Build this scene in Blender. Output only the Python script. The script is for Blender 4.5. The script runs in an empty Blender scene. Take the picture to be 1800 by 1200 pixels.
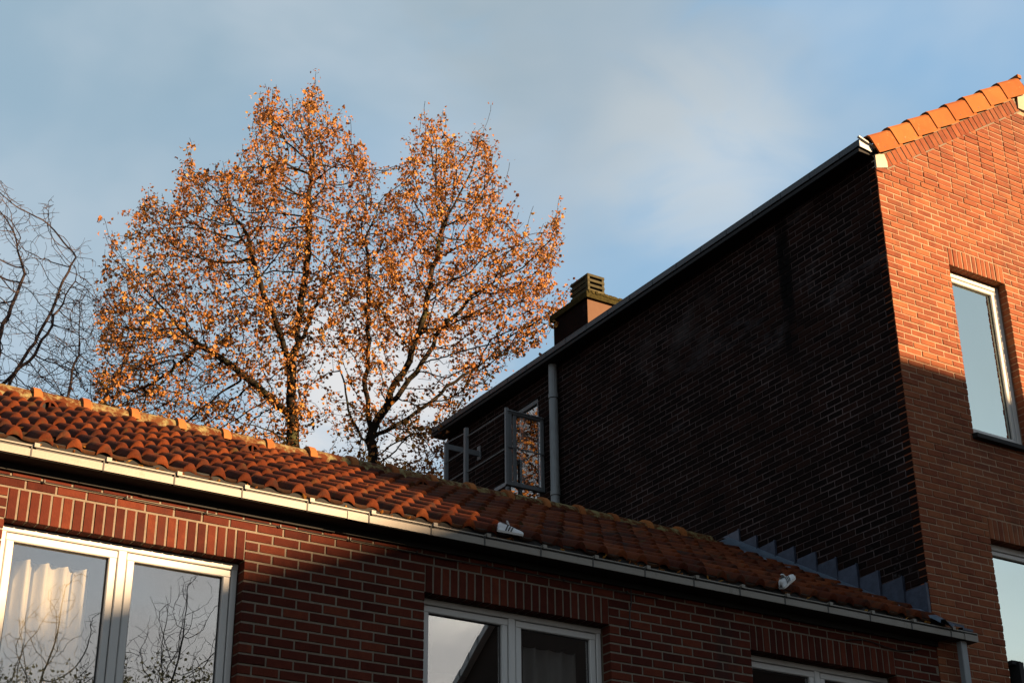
import bpy, math, random
import numpy as np
from mathutils import Matrix, Vector, kdtree, noise as mnoise
R = math.radians
rng = random.Random(7)
nrng = np.random.default_rng(11)
S = bpy.context.scene
C = S.collection

# ------------------------------------------------------------------ camera, sky, sun, exposure
RIGHT = (0.8463331679, -0.5325789362, -0.0089356359)
UP = (-0.2276930254, -0.3768960066, 0.8978336630)
FWD = (0.4815351026, 0.7578318263, 0.4402441005)
FPX = 2850.0
cam_d = bpy.data.cameras.new('camera'); cam = bpy.data.objects.new('camera', cam_d); C.objects.link(cam)
m = Matrix.Identity(4)
for i in range(3):
    m[i][0] = RIGHT[i]; m[i][1] = UP[i]; m[i][2] = -FWD[i]
cam.matrix_world = m
cam_d.sensor_width = 36; cam_d.lens = 36*FPX/1800; cam_d.clip_start = .1; cam_d.clip_end = 2000
S.camera = cam

AZ, EL = R(30), R(12)          # sun: 30 degrees to the right of the facade normal, 12 degrees up
SUN = Vector((math.sin(AZ)*math.cos(EL), -math.cos(AZ)*math.cos(EL), math.sin(EL)))
sd = bpy.data.lights.new('sun', 'SUN'); sd.energy = 5.0; sd.angle = R(.6); sd.color = (1.0, .66, .36)
so = bpy.data.objects.new('sun', sd); C.objects.link(so)
so.rotation_euler = SUN.to_track_quat('Z', 'Y').to_euler()
W = bpy.data.worlds.new('World'); S.world = W; W.use_nodes = True
wn = W.node_tree; wn.nodes.clear()
def N(nt, t, **kw):
    n = nt.nodes.new(t)
    for k, v in kw.items():
        if k in n.inputs: n.inputs[k].default_value = v
        else: setattr(n, k, v)
    return n
out = N(wn, 'ShaderNodeOutputWorld'); bg = N(wn, 'ShaderNodeBackground'); bg.inputs[1].default_value = .062
sky = N(wn, 'ShaderNodeTexSky', sky_type='NISHITA'); sky.sun_disc = False
sky.sun_elevation = EL; sky.sun_rotation = math.atan2(SUN.x, SUN.y); sky.air_density = 1.0; sky.dust_density = 1.0; sky.ozone_density = 1.4
L = wn.links.new
tc = N(wn, 'ShaderNodeTexCoord'); sx = N(wn, 'ShaderNodeSeparateXYZ'); L(tc.outputs['Generated'], sx.inputs[0])
def cloud(scale, det, loc, lo, hi, sc=(1, 1, 2.0), dist=0.0):
    mp = N(wn, 'ShaderNodeMapping'); mp.inputs['Scale'].default_value = sc; mp.inputs['Location'].default_value = loc
    nz = N(wn, 'ShaderNodeTexNoise'); nz.inputs['Scale'].default_value = scale; nz.inputs['Detail'].default_value = det; nz.inputs['Roughness'].default_value = .48; nz.inputs['Distortion'].default_value = dist
    mr = N(wn, 'ShaderNodeMapRange', interpolation_type='SMOOTHSTEP'); mr.inputs[1].default_value = lo; mr.inputs[2].default_value = hi
    L(tc.outputs['Generated'], mp.inputs[0]); L(mp.outputs[0], nz.inputs[0]); L(nz.outputs[0], mr.inputs[0]); return mr.outputs[0], nz.outputs[0]
def mixc(f, a_, b_):
    m_ = N(wn, 'ShaderNodeMix', data_type='RGBA')
    for i, v in (('Factor', f), ('A', a_), ('B', b_)):
        if isinstance(v, (tuple, float)): m_.inputs[i].default_value = v if i == 'Factor' else (*v, 1)
        else: L(v, m_.inputs[i])
    return m_.outputs['Result']
veil, _ = cloud(1.6, 3, (.2, .5, .1), .30, .60)                 # thin grey veil over the blue
c = mixc(veil, (.86, 1.66, 2.50), (1.10, 1.52, 1.72))
c = mixc(.72, sky.outputs[0], c)
puff, _ = cloud(2.3, 5, (1.9, 1.1, .25), .42, .68, (1, 1, 1.6), .3)  # soft brighter patches
mm = N(wn, 'ShaderNodeMath', operation='MULTIPLY'); mm.inputs[1].default_value = .75; L(puff, mm.inputs[0])
c = mixc(mm.outputs[0], c, (2.05, 2.25, 2.45))
_, lown = cloud(5.0, 6, (.7, 1.9, .0), 0, 1, (1, 1, 2.2), .4)      # broken white cloud low down
ml = N(wn, 'ShaderNodeMapRange'); ml.inputs[1].default_value = .52; ml.inputs[2].default_value = .12; ml.inputs[3].default_value = -.28; ml.inputs[4].default_value = .20; L(sx.outputs['Z'], ml.inputs[0])
ma = N(wn, 'ShaderNodeMath', operation='ADD'); L(ml.outputs[0], ma.inputs[0]); L(lown, ma.inputs[1])
mr2 = N(wn, 'ShaderNodeMapRange', interpolation_type='SMOOTHSTEP'); mr2.inputs[1].default_value = .40; mr2.inputs[2].default_value = .58; mr2.inputs[4].default_value = .85; L(ma.outputs[0], mr2.inputs[0])
c = mixc(mr2.outputs[0], c, (2.7, 2.65, 2.6))
# single soft clouds: one pale puff high over the side wall's gutter, white ones low behind the oak
_, cn0 = cloud(11.0, 7, (.3, .3, .3), 0, 1, (1, 1, 1.9), 1.2)
cnm = N(wn, 'ShaderNodeMath', operation='MULTIPLY'); cnm.inputs[1].default_value = 2.2; L(cn0, cnm.inputs[0]); cn = cnm.outputs[0]
for dv, wid, amt, colr in (((0.5473, 0.6429, 0.5359), .0036, .60, (2.15, 2.35, 2.5)), ((0.422, 0.8014, 0.4239), .0035, .85, (2.75, 2.65, 2.6)), ((0.3964, 0.826, 0.4007), .0030, .75, (2.6, 2.6, 2.6)), ((0.4767, 0.6441, 0.5983), .012, .35, (1.45, 1.55, 1.55))):
    vm = N(wn, 'ShaderNodeVectorMath', operation='DOT_PRODUCT'); nv = N(wn, 'ShaderNodeVectorMath', operation='NORMALIZE'); L(tc.outputs['Generated'], nv.inputs[0]); L(nv.outputs[0], vm.inputs[0]); vm.inputs[1].default_value = dv
    m1 = N(wn, 'ShaderNodeMapRange'); m1.inputs[1].default_value = 1-wid; m1.inputs[2].default_value = 1; L(vm.outputs['Value'], m1.inputs[0])
    m2 = N(wn, 'ShaderNodeMath', operation='ADD'); L(m1.outputs[0], m2.inputs[0]); L(cn, m2.inputs[1])
    m3 = N(wn, 'ShaderNodeMapRange', interpolation_type='SMOOTHSTEP'); m3.inputs[1].default_value = 1.05; m3.inputs[2].default_value = 2.1; L(m2.outputs[0], m3.inputs[0])
    m4 = N(wn, 'ShaderNodeMath', operation='MULTIPLY'); L(m3.outputs[0], m4.inputs[0]); m4.inputs[1].default_value = amt
    m5 = N(wn, 'ShaderNodeMath', operation='MULTIPLY'); L(m4.outputs[0], m5.inputs[0]); L(m1.outputs[0], m5.inputs[1]); m6 = N(wn, 'ShaderNodeMath', operation='POWER'); m6.inputs[1].default_value = .85; L(m5.outputs[0], m6.inputs[0])
    m7 = N(wn, 'ShaderNodeMath', operation='MULTIPLY'); L(m6.outputs[0], m7.inputs[0]); m7.inputs[1].default_value = 1.0; m7.use_clamp = True
    c = mixc(m7.outputs[0], c, colr)
L(c, bg.inputs[0]); L(bg.outputs[0], out.inputs[0])
S.view_settings.view_transform = 'Standard'; S.view_settings.look = 'None'; S.view_settings.gamma = 1
S.view_settings.use_curve_mapping = False; S.view_settings.exposure = 2.3
S.render.engine = 'CYCLES'

# ------------------------------------------------------------------ helpers
def px(P):
    x = sum(P[i]*RIGHT[i] for i in range(3)); y = sum(P[i]*UP[i] for i in range(3)); z = sum(P[i]*FWD[i] for i in range(3))
    return (900+FPX*x/z, 600-FPX*y/z, z) if z > .1 else (-9999, -9999, z)
def in_view(P, mg=12):
    a = px(P); return -mg < a[0] < 1800+mg and -mg < a[1] < 1200+mg
def origin_of(o):
    v = Vector((0, 0, 0))
    while o is not None: v += o.location; o = o.parent
    return v
class MB:
    def __init__(s): s.v = []; s.f = []; s.r = []; s.m = []
    def add(s, vs, fs, r=None, mi=0):
        b = len(s.v); s.v.extend([tuple(p) for p in vs]); r = rng.random() if r is None else r
        for f in fs: s.f.append(tuple(i+b for i in f)); s.r.append(r); s.m.append(mi)
    def box(s, a, b, r=None, mi=0):
        x0, y0, z0 = a; x1, y1, z1 = b
        s.add([(x0,y0,z0),(x1,y0,z0),(x1,y1,z0),(x0,y1,z0),(x0,y0,z1),(x1,y0,z1),(x1,y1,z1),(x0,y1,z1)],
              [(0,3,2,1),(4,5,6,7),(0,1,5,4),(1,2,6,5),(2,3,7,6),(3,0,4,7)], r, mi)
    def tube(s, p, q, r0, r1=None, n=8, cap=True, r=None):
        p = Vector(p); q = Vector(q); r1 = r0 if r1 is None else r1; d = (q-p).normalized()
        a = d.orthogonal().normalized(); b = d.cross(a)
        vs = [c+(a*math.cos(2*math.pi*i/n)+b*math.sin(2*math.pi*i/n))*rr for c, rr in ((p, r0), (q, r1)) for i in range(n)]
        fs = [(i, (i+1) % n, n+(i+1) % n, n+i) for i in range(n)]
        if cap: fs += [tuple(range(n))[::-1], tuple(range(n, 2*n))]
        s.add(vs, fs, r)
    def path(s, pts, rad, n=6):
        for a, b in zip(pts[:-1], pts[1:]): s.tube(a, b, rad, n=n)
    def extrude(s, prof, axis, a, b, r=None):      # closed 2D profile in the two other axes, extruded along axis
        k = len(prof)
        def P(u, w, t): return {'x': (t, u, w), 'y': (u, t, w), 'z': (u, w, t)}[axis]
        vs = [P(u, w, a) for u, w in prof]+[P(u, w, b) for u, w in prof]
        fs = [(i, (i+1) % k, k+(i+1) % k, k+i) for i in range(k)]+[tuple(range(k))[::-1], tuple(range(k, 2*k))]
        s.add(vs, fs, r)
    def mesh(s, name, mats, off=Vector((0, 0, 0)), smooth=False):
        me = bpy.data.meshes.new(name)
        v = np.array(s.v, dtype=np.float64)-np.array(off)
        me.from_pydata(v.tolist(), [], s.f)
        for m_ in (mats if isinstance(mats, (list, tuple)) else [mats]): me.materials.append(m_)
        at = me.attributes.new('rnd', 'FLOAT', 'FACE'); at.data.foreach_set('value', s.r)
        if any(s.m): me.polygons.foreach_set('material_index', s.m)
        if smooth: me.polygons.foreach_set('use_smooth', [True]*len(me.polygons))
        me.update(); return me
    def build(s, name, mats, parent=None, smooth=False, **kw):
        off = origin_of(parent) if parent else Vector((0, 0, 0))
        o = bpy.data.objects.new(name, s.mesh(name, mats, off, smooth)); C.objects.link(o)
        if parent: o.parent = parent
        for k, v in kw.items(): o[k] = v
        return o
def thing(name, loc, label, cat, group=None):
    o = bpy.data.objects.new(name, None); C.objects.link(o); o.location = loc; o['label'] = label; o['category'] = cat
    if group: o['group'] = group
    return o
def place(name, me, parent, loc, rot=(0, 0, 0)):
    o = bpy.data.objects.new(name, me); C.objects.link(o); o.parent = parent
    o.location = Vector(loc)-origin_of(parent); o.rotation_euler = rot
    return o

# ------------------------------------------------------------------ materials
def mat(name, ramp, rough=.85, nscale=8, ndetail=6, namp=.5, bump=.2, bscale=60, metal=0, spec=None, rnd=1.0, stains=None, trans=0, bands=None):
    K = 1 if name in ('white_frame', 'window_glass') else .87
    """colour ramp driven by per-piece random value plus noise"""
    m_ = bpy.data.materials.new(name); m_.use_nodes = True; nt = m_.node_tree; L = nt.links.new
    p = nt.nodes['Principled BSDF']; p.inputs['Roughness'].default_value = rough; p.inputs['Metallic'].default_value = metal
    p.inputs['Specular IOR Level'].default_value = (.06 if rough > .8 else .3) if spec is None else spec
    geo = N(nt, 'ShaderNodeNewGeometry')
    at = N(nt, 'ShaderNodeAttribute', attribute_name='rnd'); oi = N(nt, 'ShaderNodeObjectInfo')
    ad = N(nt, 'ShaderNodeMath', operation='ADD'); fr = N(nt, 'ShaderNodeMath', operation='FRACT')
    L(at.outputs['Fac'], ad.inputs[0]); L(oi.outputs['Random'], ad.inputs[1]); L(ad.outputs[0], fr.inputs[0])
    nz = N(nt, 'ShaderNodeTexNoise'); nz.inputs['Scale'].default_value = nscale; nz.inputs['Detail'].default_value = ndetail; nz.inputs['Roughness'].default_value = .65
    L(geo.outputs['Position'], nz.inputs['Vector'])
    a = N(nt, 'ShaderNodeMath', operation='MULTIPLY_ADD'); L(nz.outputs[0], a.inputs[0]); a.inputs[1].default_value = namp*2; a.inputs[2].default_value = -namp
    b = N(nt, 'ShaderNodeMath', operation='MULTIPLY_ADD'); L(fr.outputs[0], b.inputs[0]); b.inputs[1].default_value = rnd*.8; L(a.outputs[0], b.inputs[2])
    b2 = N(nt, 'ShaderNodeMath', operation='ADD'); L(b.outputs[0], b2.inputs[0]); b2.inputs[1].default_value = .5-.4*rnd
    r_ = N(nt, 'ShaderNodeValToRGB'); el = r_.color_ramp.elements
    while len(el) < len(ramp): el.new(.5)
    for i, (pos, col) in enumerate(ramp): el[i].position = pos; el[i].color = (*[q*K for q in col], 1)
    L(b2.outputs[0], r_.inputs[0]); col = r_.outputs[0]
    for st in (stains or []):                     # (colour, scale, low, high, mapping scale, offset)
        c2, sc, lo, hi, ms, offs = st
        mpp = N(nt, 'ShaderNodeMapping'); mpp.inputs['Scale'].default_value = ms; mpp.inputs['Location'].default_value = offs
        n2 = N(nt, 'ShaderNodeTexNoise'); n2.inputs['Scale'].default_value = sc; n2.inputs['Detail'].default_value = 6; n2.inputs['Roughness'].default_value = .7
        L(geo.outputs['Position'], mpp.inputs[0]); L(mpp.outputs[0], n2.inputs['Vector'])
        mr = N(nt, 'ShaderNodeMapRange'); mr.inputs[1].default_value = lo; mr.inputs[2].default_value = hi; L(n2.outputs[0], mr.inputs[0])
        mx = N(nt, 'ShaderNodeMix', data_type='RGBA'); mx.inputs['B'].default_value = (*c2, 1)
        L(mr.outputs[0], mx.inputs['Factor']); L(col, mx.inputs['A']); col = mx.outputs['Result']
    for c2, yy, zz_, sc, lo, hi in (bands or []):        # stained areas limited to a stretch of the wall (y, z)
        sp = N(nt, 'ShaderNodeSeparateXYZ'); n2 = N(nt, 'ShaderNodeTexNoise'); n2.inputs['Scale'].default_value = sc; n2.inputs['Detail'].default_value = 5; n2.inputs['Roughness'].default_value = .65
        L(geo.outputs['Position'], sp.inputs[0]); L(geo.outputs['Position'], n2.inputs['Vector'])
        mr = N(nt, 'ShaderNodeMapRange'); mr.inputs[1].default_value = lo; mr.inputs[2].default_value = hi; L(n2.outputs[0], mr.inputs[0]); f = mr.outputs[0]
        for ax, (q0, q1) in (('Y', yy), ('Z', zz_)):
            e = (q1-q0)*.3
            for u0, u1 in ((q0-e*.2, q0+e), (q1+e*.2, q1-e)):
                r1 = N(nt, 'ShaderNodeMapRange', interpolation_type='SMOOTHSTEP'); r1.inputs[1].default_value = u0; r1.inputs[2].default_value = u1; L(sp.outputs[ax], r1.inputs[0])
                mu = N(nt, 'ShaderNodeMath', operation='MULTIPLY'); L(f, mu.inputs[0]); L(r1.outputs[0], mu.inputs[1]); f = mu.outputs[0]
        mx = N(nt, 'ShaderNodeMix', data_type='RGBA'); mx.inputs['B'].default_value = (*c2, 1); L(f, mx.inputs['Factor']); L(col, mx.inputs['A']); col = mx.outputs['Result']
    L(col, p.inputs['Base Color'])
    if bump:
        n3 = N(nt, 'ShaderNodeTexNoise'); n3.inputs['Scale'].default_value = bscale; n3.inputs['Detail'].default_value = 5; L(geo.outputs['Position'], n3.inputs['Vector'])
        bp = N(nt, 'ShaderNodeBump'); bp.inputs['Strength'].default_value = bump; bp.inputs['Distance'].default_value = .006
        L(n3.outputs[0], bp.inputs['Height']); L(bp.outputs[0], p.inputs['Normal'])
    m_['col'] = 1
    return m_, nt, p, col
def simple(*a, **k): return mat(*a, **k)[0]
M = {}
M['brick'] = simple('annex_brick', [(0, (.022, .0055, .0042)), (.35, (.046, .0105, .0068)), (.7, (.068, .0160, .0092)), (1, (.105, .028, .0135))], nscale=14, namp=.35, rnd=.75, bump=.6, bscale=90,
    stains=[((.09, .060, .048), 4.5, .66, .80, (1, 1, 1), (2, 0, 0)), ((.018, .011, .010), 1.6, .55, .75, (1, 1, .35), (0, 0, 7))])
M['mortar'] = simple('annex_mortar', [(0, (0.0988, 0.08156, 0.06425)), (1, (0.1581, 0.1334, 0.1037))], nscale=20, namp=.8, rnd=0, bump=.5, bscale=140)
M['brick2'] = simple('gable_brick', [(0, (0.06927, 0.0204, 0.01198)), (.3, (0.1284, 0.03853, 0.01996)), (.65, (0.1654, 0.05552, 0.02594)), (1, (0.2123, 0.08271, 0.03792))], nscale=9, namp=.45, rnd=.65, bump=.7, bscale=80,
    stains=[((.070, .028, .019), 1.1, .52, .75, (1, 1, 1), (3, 0, 0)), ((.17, .11, .075), 5.5, .66, .80, (1, 1, 1), (1, 0, 4)), ((.045, .022, .016), 2.6, .58, .78, (1.6, 1, .3), (5, 0, 0))])
M['mortar2'] = simple('gable_mortar', [(0, (0.1684, 0.1051, 0.07035)), (1, (0.3161, 0.2197, 0.1501))], nscale=6, namp=.9, rnd=0, bump=.5, bscale=140)
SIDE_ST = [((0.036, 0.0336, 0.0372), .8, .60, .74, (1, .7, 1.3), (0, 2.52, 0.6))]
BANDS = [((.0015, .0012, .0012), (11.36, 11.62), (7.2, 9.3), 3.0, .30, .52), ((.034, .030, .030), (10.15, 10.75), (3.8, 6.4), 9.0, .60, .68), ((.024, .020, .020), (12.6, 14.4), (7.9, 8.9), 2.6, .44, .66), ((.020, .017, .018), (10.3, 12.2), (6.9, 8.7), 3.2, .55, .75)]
M['brick3'] = simple('shaded_side_brick', [(0, (0.003338, 0.001692, 0.001486)), (.5, (0.007303, 0.003384, 0.002785)), (1, (0.01669, 0.006768, 0.004829))], nscale=4, namp=.7, bump=.6, bscale=80, stains=SIDE_ST, rough=.95, bands=BANDS)  # near black: the unlit wall's shade is put into the brick colour
M['mortar3'] = simple('shaded_side_mortar', [(0, (0.0234, 0.01691, 0.01575)), (.5, (0.0546, 0.03998, 0.03825)), (1, (0.09262, 0.0697, 0.0675))], nscale=1.6, namp=1.3, rnd=0, bump=.4, bscale=120, rough=.95, bands=BANDS[:1])  # joints darkened with the same painted-in shade
MOSS = [((0.034, 0.02448, 0.00952), 7, .56, .72, (1, 1, 1), (0, 0, 0)), ((0.01496, 0.00884, 0.0068), 3, .50, .68, (1, 1, 1), (3.4, 0.68, 0))]
M['tile'] = simple('clay_tile', [(0, (0.02828, 0.005555, 0.002542)), (.4, (0.05656, 0.01251, 0.003814)), (.75, (0.08293, 0.01944, 0.005724)), (1, (0.1056, 0.02952, 0.009537))], nscale=16, namp=.45, bump=.6, bscale=70, stains=MOSS)
M['pan'] = simple('mossy_shaded_pan', [(0, (0.0096, 0.00595, 0.004)), (.5, (0.024, 0.01105, 0.0056)), (1, (0.048, 0.0187, 0.0072))], nscale=22, namp=.6, bump=.8, bscale=70)  # moss and dirt, plus the rolls' shadow put into the pan colour
M['ridge'] = simple('ridge_tile', [(0, (0.04285, 0.01079, 0.003843)), (.5, (0.06558, 0.01833, 0.005765)), (1, (0.07567, 0.02804, 0.009605))], nscale=8, namp=.5, bump=.8, bscale=50,
                    stains=[((0.136, 0.1122, 0.051), 12, .46, .60, (1, 1, 1), (0, 0, 0)), ((0.0884, 0.0884, 0.0408), 18, .58, .68, (1, 1, 1), (6.12, 0, 0))])
M['vtile'] = simple('verge_clay', [(0, (0.168, 0.05277, 0.01632)), (1, (0.2455, 0.08905, 0.0272))], nscale=5, namp=.5, bump=.3, bscale=60, stains=[((.10, .05, .022), 9, .58, .74, (1, 1, 1), (0, 3, 0)), ((.17, .13, .06), 20, .62, .72, (1, 1, 1), (4, 3, 0))])
M['pvc'] = simple('white_gutter', [(0, (0.1278, 0.1159, 0.09815)), (1, (0.1703, 0.156, 0.1329))], rough=.45, nscale=5, namp=.6, rnd=.3, bump=.1, bscale=60, stains=[((0.1206, 0.1041, 0.08225), 9, .48, .72, (.9, 1, 3), (0, 0, 0)), ((0.06068, 0.0574, 0.03788), 16, .60, .74, (1, 1, .4), (3, 0, 0))])
M['zinc'] = simple('grey_gutter', [(0, (0.01836, 0.0202, 0.02295)), (1, (0.03366, 0.03672, 0.03978))], rough=.5, nscale=4, namp=.6, rnd=.3, bump=.1)
M['black'] = simple('black_board', [(0, (0.0024, 0.0024, 0.0028)), (1, (0.0064, 0.006, 0.006))], rough=.8, nscale=6, namp=.6)
M['pipe'] = simple('pale_pipe', [(0, (0.1326, 0.1479, 0.1581)), (1, (0.1938, 0.2091, 0.2193))], rough=.5, nscale=3, namp=.5, rnd=.2, bump=.05, stains=[((0.0714, 0.0714, 0.0663), 5, .55, .8, (1, 1, .3), (0, 0, 0))])
M['frame'] = simple('white_frame', [(0, (0.307, 0.307, 0.2997)), (1, (0.3801, 0.3801, 0.3691))], rough=.35, nscale=3, namp=.3, rnd=.2, bump=.03)
M['gasket'] = simple('rubber_seal', [(0, (0.012, 0.012, 0.012)), (1, (0.03, 0.03, 0.03))], rough=.6, bump=0)
M['stone'] = simple('pale_stone', [(0, (0.2448, 0.2176, 0.17)), (1, (0.34, 0.306, 0.2448))], nscale=12, namp=.6, bump=.4)
M['lead'] = simple('lead_sheet', [(0, (0.0165, 0.02088, 0.03468)), (1, (0.0495, 0.05916, 0.08976))], rough=.5, nscale=14, namp=.8, rnd=.6, metal=.3, bump=.4, bscale=30)
M['leadlit'] = simple('lead_apron', [(0, (0.045, 0.063, 0.09)), (1, (0.099, 0.126, 0.162))], rough=.45, nscale=10, namp=.8, rnd=.3, metal=.3, bump=.5, bscale=25)  # lighter copy of the lead, with the light on the apron in its colour
M['conc'] = simple('chimney_render', [(0, (0.08055, 0.04475, 0.02959)), (1, (0.1119, 0.06713, 0.04525))], nscale=10, namp=.5, bump=.3)
M['cap'] = simple('chimney_cap', [(0, (0.0312, 0.0288, 0.0168)), (1, (0.0648, 0.0576, 0.0312))], nscale=16, namp=.7, bump=.5)
M['moss'] = simple('mossy_slab', [(0, (0.0108, 0.008775, 0.0027)), (.5, (0.027, 0.02295, 0.006075)), (1, (0.0459, 0.0351, 0.01215))], nscale=22, namp=1.0, rnd=.2, bump=1, bscale=60)
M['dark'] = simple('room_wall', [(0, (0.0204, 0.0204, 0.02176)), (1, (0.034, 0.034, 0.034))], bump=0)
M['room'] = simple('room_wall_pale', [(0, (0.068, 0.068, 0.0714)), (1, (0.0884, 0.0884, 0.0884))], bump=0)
M['curtain'] = simple('cream_curtain', [(0, (0.4488, 0.408, 0.2856)), (1, (0.544, 0.5032, 0.3808))], nscale=2, namp=.2, bump=.1, bscale=300)
M['curtain2'] = simple('grey_curtain', [(0, (0.3291, 0.3291, 0.3142)), (1, (0.4787, 0.4787, 0.4488))], nscale=2, namp=.2, bump=.1, bscale=300)
M['cable'] = simple('black_cable', [(0, (0.01, 0.01, 0.01)), (1, (0.02, 0.02, 0.02))], rough=.5, bump=0)
M['rod'] = simple('steel_rod', [(0, (0.068, 0.0748, 0.0816)), (1, (0.1156, 0.1224, 0.1292))], rough=.45, bump=0)
M['post'] = simple('grey_post', [(0, (0.0867, 0.09537, 0.104)), (1, (0.1214, 0.13, 0.1387))], rough=.5, bump=.05)
M['shoe'] = simple('white_leather', [(0, (0.374, 0.3944, 0.408)), (1, (0.4896, 0.5032, 0.5168))], rough=.5, nscale=20, namp=.4, bump=.2)
M['bark'] = simple('oak_bark', [(0, (0.0036, 0.0027, 0.002025)), (.6, (0.01013, 0.00765, 0.0054)), (1, (0.01912, 0.01575, 0.01013))], nscale=9, namp=.7, bump=1, bscale=40,
                   stains=[((0.0612, 0.068, 0.0238), 2.2, .56, .74, (1, 1, .5), (0, 0, 0))])
M['twig'] = simple('bare_twig', [(0, (0.0306, 0.02312, 0.02312)), (1, (0.068, 0.051, 0.0476))], nscale=2, namp=.7, bump=0)
M['ground'] = simple('ground', [(0, (0.035, 0.034, 0.032)), (1, (0.07, 0.066, 0.06))], nscale=.8, namp=.8, bump=.3)
M['plaster'] = simple('grey_render', [(0, (0.0272, 0.0204, 0.01632)), (1, (0.0408, 0.02992, 0.02448))], nscale=2, namp=.5)
# leaves: diffuse + translucent
def leafmat(name, ramp):
    m_, nt, p, col = mat(name, ramp, rough=.5, nscale=1.1, namp=.55, bump=0, spec=.25)
    tr = N(nt, 'ShaderNodeBsdfTranslucent'); mx = N(nt, 'ShaderNodeMixShader'); mx.inputs[0].default_value = .35
    nt.links.new(col, tr.inputs[0]); nt.links.new(p.outputs[0], mx.inputs[1]); nt.links.new(tr.outputs[0], mx.inputs[2])
    nt.links.new(mx.outputs[0], nt.nodes['Material Output'].inputs[0]); return m_
M['leaf'] = leafmat('autumn_leaf', [(0, (.035, .013, .008)), (.25, (.12, .040, .013)), (.5, (.25, .090, .019)), (.8, (.38, .165, .030)), (1, (.48, .27, .06))])
M['evergreen'] = leafmat('evergreen_leaf', [(0, (.03, .036, .022)), (1, (.07, .085, .05))])
def glassmat(name, f0, tint=(1, 1, 1), gl=(1, 1, 1)):
    m_ = bpy.data.materials.new(name); m_.use_nodes = True; nt = m_.node_tree; nt.nodes.clear(); L = nt.links.new
    o = N(nt, 'ShaderNodeOutputMaterial'); mx = N(nt, 'ShaderNodeMixShader'); t = N(nt, 'ShaderNodeBsdfTransparent'); g = N(nt, 'ShaderNodeBsdfGlossy')
    t.inputs[0].default_value = (*[.92*c for c in tint], 1); g.inputs['Roughness'].default_value = .0; g.inputs[0].default_value = (*gl, 1)
    fr = N(nt, 'ShaderNodeFresnel'); fr.inputs[0].default_value = 1.5
    ma = N(nt, 'ShaderNodeMath', operation='MULTIPLY_ADD'); ma.inputs[1].default_value = 1.5; ma.inputs[2].default_value = f0; ma.use_clamp = True
    nz = N(nt, 'ShaderNodeTexNoise'); nz.inputs['Scale'].default_value = 1.3; nz.inputs['Detail'].default_value = 1
    geo = N(nt, 'ShaderNodeNewGeometry'); L(geo.outputs['Position'], nz.inputs['Vector'])
    bp = N(nt, 'ShaderNodeBump'); bp.inputs['Strength'].default_value = .05; bp.inputs['Distance'].default_value = .02; L(nz.outputs[0], bp.inputs['Height']); L(bp.outputs[0], g.inputs['Normal'])
    L(fr.outputs[0], ma.inputs[0]); L(ma.outputs[0], mx.inputs[0]); L(t.outputs[0], mx.inputs[1]); L(g.outputs[0], mx.inputs[2]); L(mx.outputs[0], o.inputs[0])
    return m_
M['glass'] = glassmat('window_glass', .17)
M['glass3'] = glassmat('dim_glass', .07)
M['glass2'] = glassmat('coated_glass', .50, gl=(.93, 1, .90))

# ------------------------------------------------------------------ the setting: ground
GZ = -1.6
g = MB(); g.add([(-600, -600, GZ), (600, -600, GZ), (600, 600, GZ), (-600, 600, GZ)], [(0, 1, 2, 3)])
g.build('ground', M['ground'], kind='structure')

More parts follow.
